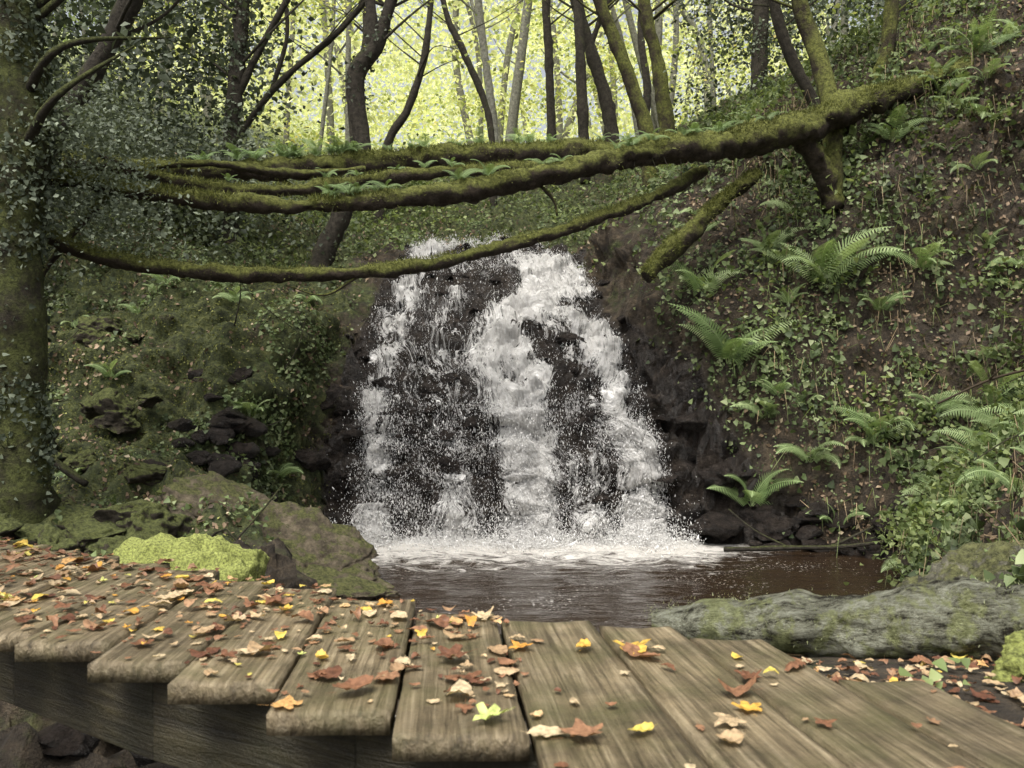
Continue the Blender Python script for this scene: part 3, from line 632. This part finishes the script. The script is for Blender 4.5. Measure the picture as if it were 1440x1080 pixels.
for (x,y,nf,L_) in [(2.95,12.15,9,1.05),(4.25,12.1,9,1.2),(3.15,11.7,7,.8),(2.75,12.7,5,.9),(4.7,11.4,7,.75),(5.2,10.6,7,.85),(4.9,10.1,7,.8),(5.6,9.9,7,.85),(5.9,11.,6,.85),(6.6,12.2,6,.8),(6.9,13.2,6,.8),(3.9,11.6,6,.65),(4.4,10.8,6,.65),(5.1,9.3,7,.75),(5.5,11.9,6,.65),(3.6,12.6,6,.6),(5.4,12.6,6,.65),(6.1,10.4,6,.75),(6.2,12.9,6,.7),(3.4,11.9,6,.55),(4.9,11.9,6,.6),(4.1,11.2,5,.55)]:
    p,n=onsurf(x,y); fern(p,nf,L_,(n[0]*.6,-1,0),droop=R.uniform(.8,1.2))
for (x,y,nf,L_) in [(-3.25,11.35,8,.6),(-3.0,11.5,6,.5),(-5.2,11.5,6,.4),(-3.9,12.6,6,.4)]:
    p,n=onsurf(x,y); fern(p,nf,L_,(.3,-1,0),spreadA=4.)
Vs=[];Fs=[];rs=[];o=0
def addf(*a_,**k_):
    global o
    V,F,r=fernV(*a_,**k_); Vs.append(V);Fs.append(F+o);rs.append(r);o+=len(V)
for LP,n_,lo,hi,sz in ((LB,30,2,7,.30),(LA,22,3,9,.26),(LC,6,2,5,.2)):
    A_=np.array(LP)
    for j in range(n_):
        t=R.uniform(lo,hi); q=[np.interp(t,np.arange(len(A_)),A_[:,c]) for c in range(4)]
        addf((q[0],q[1]-.3*q[3],q[2]+q[3]*.8),5,sz*R.uniform(.6,1.3),(R.randn(),-1,0),spreadA=4.5)
mk('log_ferns',np.vstack(Vs),np.vstack(Fs),M_fern,rnd=np.clip(np.concatenate(rs)*.6,0,1))
Vs=[];Fs=[];rs=[];o=0
P_,N_=sampleT(170,rightb*(fy<17)*(fy>7.5)*far)
for p,n in zip(P_,N_): addf(p,R.randint(2,6),R.uniform(.15,.6),(n[0]*.5,-1,0),spreadA=3.,droop=R.uniform(.7,1.3))
P_,N_=sampleT(16,fleft*(fy<15)*(fy>9)*far*dry)
for p,n in zip(P_,N_): addf(p,R.randint(3,6),R.uniform(.2,.4),(n[0]*.5,-1,0),spreadA=3.,droop=R.uniform(.7,1.3))
mk('bank_ferns',np.vstack(Vs),np.vstack(Fs),M_fern,rnd=np.concatenate(rs))
multi('dead_branch',[[(2.6,10.9,.08,.03),(3.3,10.9,.1,.03),(4.1,10.8,.14,.025),(4.8,10.6,.3,.02)],[(3.9,10.85,.12,.02),(4.3,10.9,.3,.015),(4.6,11,.4,.01)],[(3.4,10.9,.1,.015),(3.0,11.,.3,.012),(2.7,11.1,.55,.008)]],M_trunk,seg=7,step=.1)
multi('dead_branch',[[(-6.2,9.6,1.9,.05),(-5.3,9.5,1.55,.05),(-4.5,9.4,1.05,.04)]],M_trunk,seg=8,step=.1)
multi('dead_branch',[[(4.6,9.6,1.9,.012),(5.2,9.7,2.15,.014),(5.8,9.8,2.3,.016)],[(5.2,9.7,2.15,.01),(5.35,9.6,2.35,.006)]],M_dry,seg=6,step=.1)
# ---------------------------------------------------------------- footbridge
fb=empty('wooden_footbridge')
DZ=1.51
ed=[(-2.17,-2.28),(-1.97,-2.05),(-1.76,-1.82),(-1.57,-1.60),(-1.37,-1.38),(-1.15,-1.155),(-.93,-.915),(-.715,-.685),(-.50,-.445),(-.26,-.205),(-.045,.045),(.185,.315),(.365,.53),(.53,.74),(.69,.93)]
near=[2.72,2.6,2.45,2.3,2.14,2.05,1.92,1.78,1.635,1.52,.8,.7,.6,.5]
farr=[3.4,3.3,3.2,3.1,3.0,2.87,2.74,2.63,2.5,2.36,2.27,2.2,2.10,1.80]
def ex(e_,y): return e_[1]+(e_[0]-e_[1])*(y-1.4)/1.0
planks=[]
def box(name,c8,mat,bev=.006):
    c=np.array(c8); ctr=c.mean(0)
    yax=nrm((c[2]+c[3]-c[0]-c[1])); zax=np.array([0,0,1.]); xax=np.cross(yax,zax)
    M=np.stack([xax,yax,zax],1)
    bm=bmesh.new(); vs=[bm.verts.new(((p-ctr)@M)) for p in c]
    for f in ((0,1,2,3),(7,6,5,4),(0,4,5,1),(1,5,6,2),(2,6,7,3),(3,7,4,0)): bm.faces.new([vs[i] for i in f])
    bmesh.ops.recalc_face_normals(bm,faces=bm.faces)
    bmesh.ops.bevel(bm,geom=list(bm.edges),offset=bev,segments=3,affect='EDGES',profile=.5)
    me=bpy.data.meshes.new(name); bm.to_mesh(me); bm.free(); me.materials.append(mat)
    ob=bpy.data.objects.new(name,me); S.collection.objects.link(ob); ob.location=ctr
    ob.rotation_euler=(0,0,math.atan2(-yax[0],yax[1])); ob.parent=fb
    return ob
def plankmesh(name,a0,a1,b0,b1,yn,yf,zt_,th=.042,nx_=14,ny_=60):
    u=np.linspace(0,1,nx_); v=np.linspace(0,1,ny_); U_,V_=np.meshgrid(u,v)
    sd=R.uniform(0,99); yy=yn+(yf-yn)*V_
    lx=a0+(b0-a0)*V_; rx=a1+(b1-a1)*V_
    wl=(fbm(yy*9+sd,0*yy,0*yy,1,3,5)-.5)*.006; wr=(fbm(yy*9+sd,0*yy+9,0*yy,1,3,6)-.5)*.006
    endw=(fbm(U_*3+sd,0*yy,0*yy,1,3,7)-.5)*.012
    yy=yy+endw*(1-2*V_)*(np.abs(V_-.5)*2)**8
    xx=(lx+wl)*(1-U_)+(rx+wr)*U_
    ew=np.minimum(np.minimum(U_,1-U_)*.22,np.minimum(V_,1-V_)*(yf-yn))
    zt2=zt_-.006*np.exp(-(ew/.006)**2)-.0025*np.cos((U_-.5)*6)+(fbm(xx*60+sd,yy*4,0*yy,1,3,8)-.5)*.003+(fbm(xx*6+sd,yy*3,0*yy,1,2,9)-.5)*.004
    top=np.stack([xx,yy,zt2],-1).reshape(-1,3); bot=np.stack([xx,yy,0*yy+zt_-th],-1).reshape(-1,3)
    g1=gridF(ny_,nx_); g2=g1[:,::-1]+len(top)
    per=list(range(nx_))+[(j+1)*nx_-1 for j in range(1,ny_)]+[(ny_-1)*nx_+nx_-2-j for j in range(nx_-1)]+[(ny_-2-j)*nx_ for j in range(ny_-2)]
    pa=np.array(per); pb=np.roll(pa,-1)
    side=np.stack([pa,pa+len(top),pb+len(top),pb],-1)
    Vv=np.vstack([top,bot]); ctr=Vv.mean(0); dv=np.array([(b0+b1-a0-a1)/2,yf-yn]); an=math.atan2(-dv[0],dv[1])
    c_,s_=math.cos(an),math.sin(an); Q=Vv-ctr; Q=np.stack([Q[:,0]*c_+Q[:,1]*s_,-Q[:,0]*s_+Q[:,1]*c_,Q[:,2]],-1)
    ob=mk(name,Q,np.vstack([g1,g2,side]),M_wood,parent=fb); ob.location=ctr; ob.rotation_euler=(0,0,an); return ob
g=.006
for i in range(len(near)):
    yn,yf=near[i],farr[i]
    a0,a1=ex(ed[i],yn)+g,ex(ed[i+1],yn)-g; b0,b1=ex(ed[i],yf)+g,ex(ed[i+1],yf)-g
    zt_=DZ+R.uniform(-.005,.005)
    plankmesh('plank_%d'%(i+1),a0,a1,b0,b1,yn,yf,zt_)
    planks.append((yn,yf,ed[i],ed[i+1],zt_))
bp=[(-2.5,3.05),(-1.9,2.72),(-1.3,2.32),(-.8,1.98),(-.3,1.70),(.1,1.5),(.6,1.2)]
bp2=[(-2.3,3.35),(-1.4,2.95),(-.6,2.5),(.1,2.18),(.5,2.05)]
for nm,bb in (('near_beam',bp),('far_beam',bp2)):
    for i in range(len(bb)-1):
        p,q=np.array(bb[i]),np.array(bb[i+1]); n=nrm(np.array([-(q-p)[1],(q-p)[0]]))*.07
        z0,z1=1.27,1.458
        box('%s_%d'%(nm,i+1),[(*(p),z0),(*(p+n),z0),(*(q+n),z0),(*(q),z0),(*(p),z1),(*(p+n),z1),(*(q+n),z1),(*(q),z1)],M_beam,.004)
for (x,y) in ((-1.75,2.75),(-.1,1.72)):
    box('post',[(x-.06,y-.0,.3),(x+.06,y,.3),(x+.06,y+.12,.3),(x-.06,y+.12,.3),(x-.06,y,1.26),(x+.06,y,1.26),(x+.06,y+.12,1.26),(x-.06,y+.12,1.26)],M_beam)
# ---------------------------------------------------------------- fallen leaves
def outline(kind,n=26):
    th=np.linspace(0,2*np.pi,n,endpoint=False)
    if kind==0: r=1/np.sqrt((np.cos(th)/.36)**2+(np.sin(th)/.62)**2)*(1+.03*np.cos(th*13))
    elif kind==1: r=.42*(1+.30*np.cos(5*(th-np.pi/2)))*(1+.08*np.cos(15*th))
    elif kind==2: r=1/np.sqrt((np.cos(th)/.28)**2+(np.sin(th)/.6)**2)*(1+.16*np.cos(8*th))
    else: r=1/np.sqrt((np.cos(th)/.42)**2+(np.sin(th)/.5)**2)
    r=r*(1+(R.rand(n)-.5)*.08)
    return np.stack([r*np.cos(th),r*np.sin(th)],-1)
Vs=[];Fs=[];rs=[];o=0
def addleaf(p,size,kind,rnd,curl,tilt):
    global o
    ol=outline(kind); n=len(ol); mid=ol*.5
    q=np.vstack([[0,0],mid,ol]); z=curl[0]*q[:,0]**2+curl[1]*q[:,1]**2+curl[2]*q[:,0]*q[:,1]+np.abs(q[:,0])*.10+.035*np.sin(q[:,0]*17+q[:,1]*13+rnd*50)
    v=np.column_stack([q,z])*size; an=R.uniform(0,6.28)
    st=np.array([(-.012,-.5,0),(.012,-.5,0),(.01,-.85,.05),(-.01,-.85,.05)])*size; v=np.vstack([v,st])
    c_,s_=math.cos(an),math.sin(an); v=v@np.array([[c_,s_,0],[-s_,c_,0],[0,0,1]])
    v[:,2]+=v[:,0]*tilt[0]+v[:,1]*tilt[1]; v[:,2]-=v[:,2].min()
    v+=p; k_=np.arange(n); k2=(k_+1)%n
    F=[np.stack([0*k_,1+k_,1+k2],-1),np.stack([1+k_,1+n+k_,1+n+k2],-1),np.stack([1+k_,1+n+k2,1+k2],-1),np.array([(2*n+1,2*n+2,2*n+3),(2*n+1,2*n+3,2*n+4)])]
    Vs.append(v);Fs.append(np.vstack(F)+o);o+=len(v);rs.append(np.full(len(v),rnd))
def rl(): 
    u=R.rand(); return R.uniform(0,.78) if u<.88 else (R.uniform(.74,1))
for j in range(880):
    if R.rand()<.90: i=R.randint(0,10)
    else: i=R.randint(10,len(planks))
    yn,yf,e0,e1,zt_=planks[i]
    t=R.rand(); t=t**.8 if i<10 else R.rand(); y=yn+(yf-yn)*np.clip(t,.03,.98)
    if i>=10 and R.rand()<.35 and i<12: continue
    x=ex(e0,y)+(ex(e1,y)-ex(e0,y))*R.rand()
    s=.012+R.exponential(.015); s=min(s,.06)
    addleaf(np.array([x,y,zt_+.003+R.exponential(.002)]),s,R.choice([0,0,1,2,3]),rl(),R.randn(3)*np.array([.6,.45,.4])+np.array([.12,.1,0]),R.randn(2)*.06)
for x,y,s,kd,rn in ((.27,1.98,.085,1,.88),(.43,1.62,.055,1,.86),(-.04,1.58,.06,1,1.),(-.13,1.93,.075,1,.1),(.16,2.0,.045,0,.86),(.22,1.52,.04,0,.93),(.12,1.50,.075,1,.40),(.28,1.93,.08,0,.35),(-.31,1.73,.07,0,.25),(.02,2.0,.055,1,.83),(.36,1.47,.05,3,.6),(-.62,1.93,.05,1,.15)):
    addleaf(np.array([x,y,DZ+.008]),s,kd,rn,R.randn(3)*.3+np.array([.3,.15,0]),R.randn(2)*.06)
for j in range(560):
    y=R.uniform(1.5,2.4); x=.60+(2.17-y)*.29+R.uniform(0,1.0)
    p,n=onsurf(x,y)
    if y<1.8 and x<ex(ed[-1],y)+.02: continue
    addleaf(np.array([x,y,p[2]+R.uniform(0,.01)]),R.uniform(.012,.04),R.choice([0,0,1,2]),rl()*.95,R.randn(3)*.5,R.randn(2)*.15)
mk('fallen_leaves',np.vstack(Vs),np.vstack(Fs),M_fallen,rnd=np.concatenate(rs),smooth=True)
n=12; P_=np.stack([R.uniform(.82,1.05,n),R.uniform(1.85,2.2,n),np.full(n,1.45)],-1); P_[:,2]+=R.uniform(-.02,.03,n)
scat('herb_plant',P_,np.tile((0.,-.5,1.),(n,1)),R.uniform(.02,.04,n),M_under,tv=IV,tf=IFc,tilt=.4,rb=(.3,.6))
# ---------------------------------------------------------------- light
az=math.radians(205); el=math.radians(62)
w=bpy.data.worlds.new('World'); S.world=w; w.use_nodes=True; nt_=w.node_tree
sky=nt_.nodes.new('ShaderNodeTexSky'); sky.sky_type='NISHITA'; sky.sun_disc=False; sky.sun_elevation=el; sky.sun_rotation=az
sky.air_density=1.; sky.dust_density=5.; sky.ozone_density=.3
hs=nt_.nodes.new('ShaderNodeHueSaturation'); hs.inputs['Saturation'].default_value=.3; hs.inputs['Value'].default_value=1.35; nt_.links.new(sky.outputs[0],hs.inputs['Color'])
bg=nt_.nodes['Background']; bg.inputs['Strength'].default_value=.15; nt_.links.new(hs.outputs[0],bg.inputs[0])
sl=bpy.data.lights.new('sun','SUN'); sl.energy=3.4; sl.angle=math.radians(40); sl.color=(1,.96,.88)
so=bpy.data.objects.new('sun',sl); S.collection.objects.link(so)
dv=Vector((math.sin(az)*math.cos(el),math.cos(az)*math.cos(el),math.sin(el)))
so.rotation_euler=dv.to_track_quat('Z','Y').to_euler(); so.location=(0,0,30)
cam=bpy.data.cameras.new('camera'); cam.lens=31.25; cam.sensor_width=36; cam.clip_end=500; cam.clip_start=.05
cam.dof.use_dof=True; cam.dof.focus_distance=8; cam.dof.aperture_fstop=8
co=bpy.data.objects.new('camera',cam); S.collection.objects.link(co); co.location=(0,0,2.11); co.rotation_euler=(math.radians(90),0,0)
S.camera=co
S.view_settings.view_transform='Standard'; S.view_settings.look='None'; S.view_settings.exposure=0
print('polys',sum(len(o.data.polygons) for o in bpy.data.objects if o.type=='MESH'))
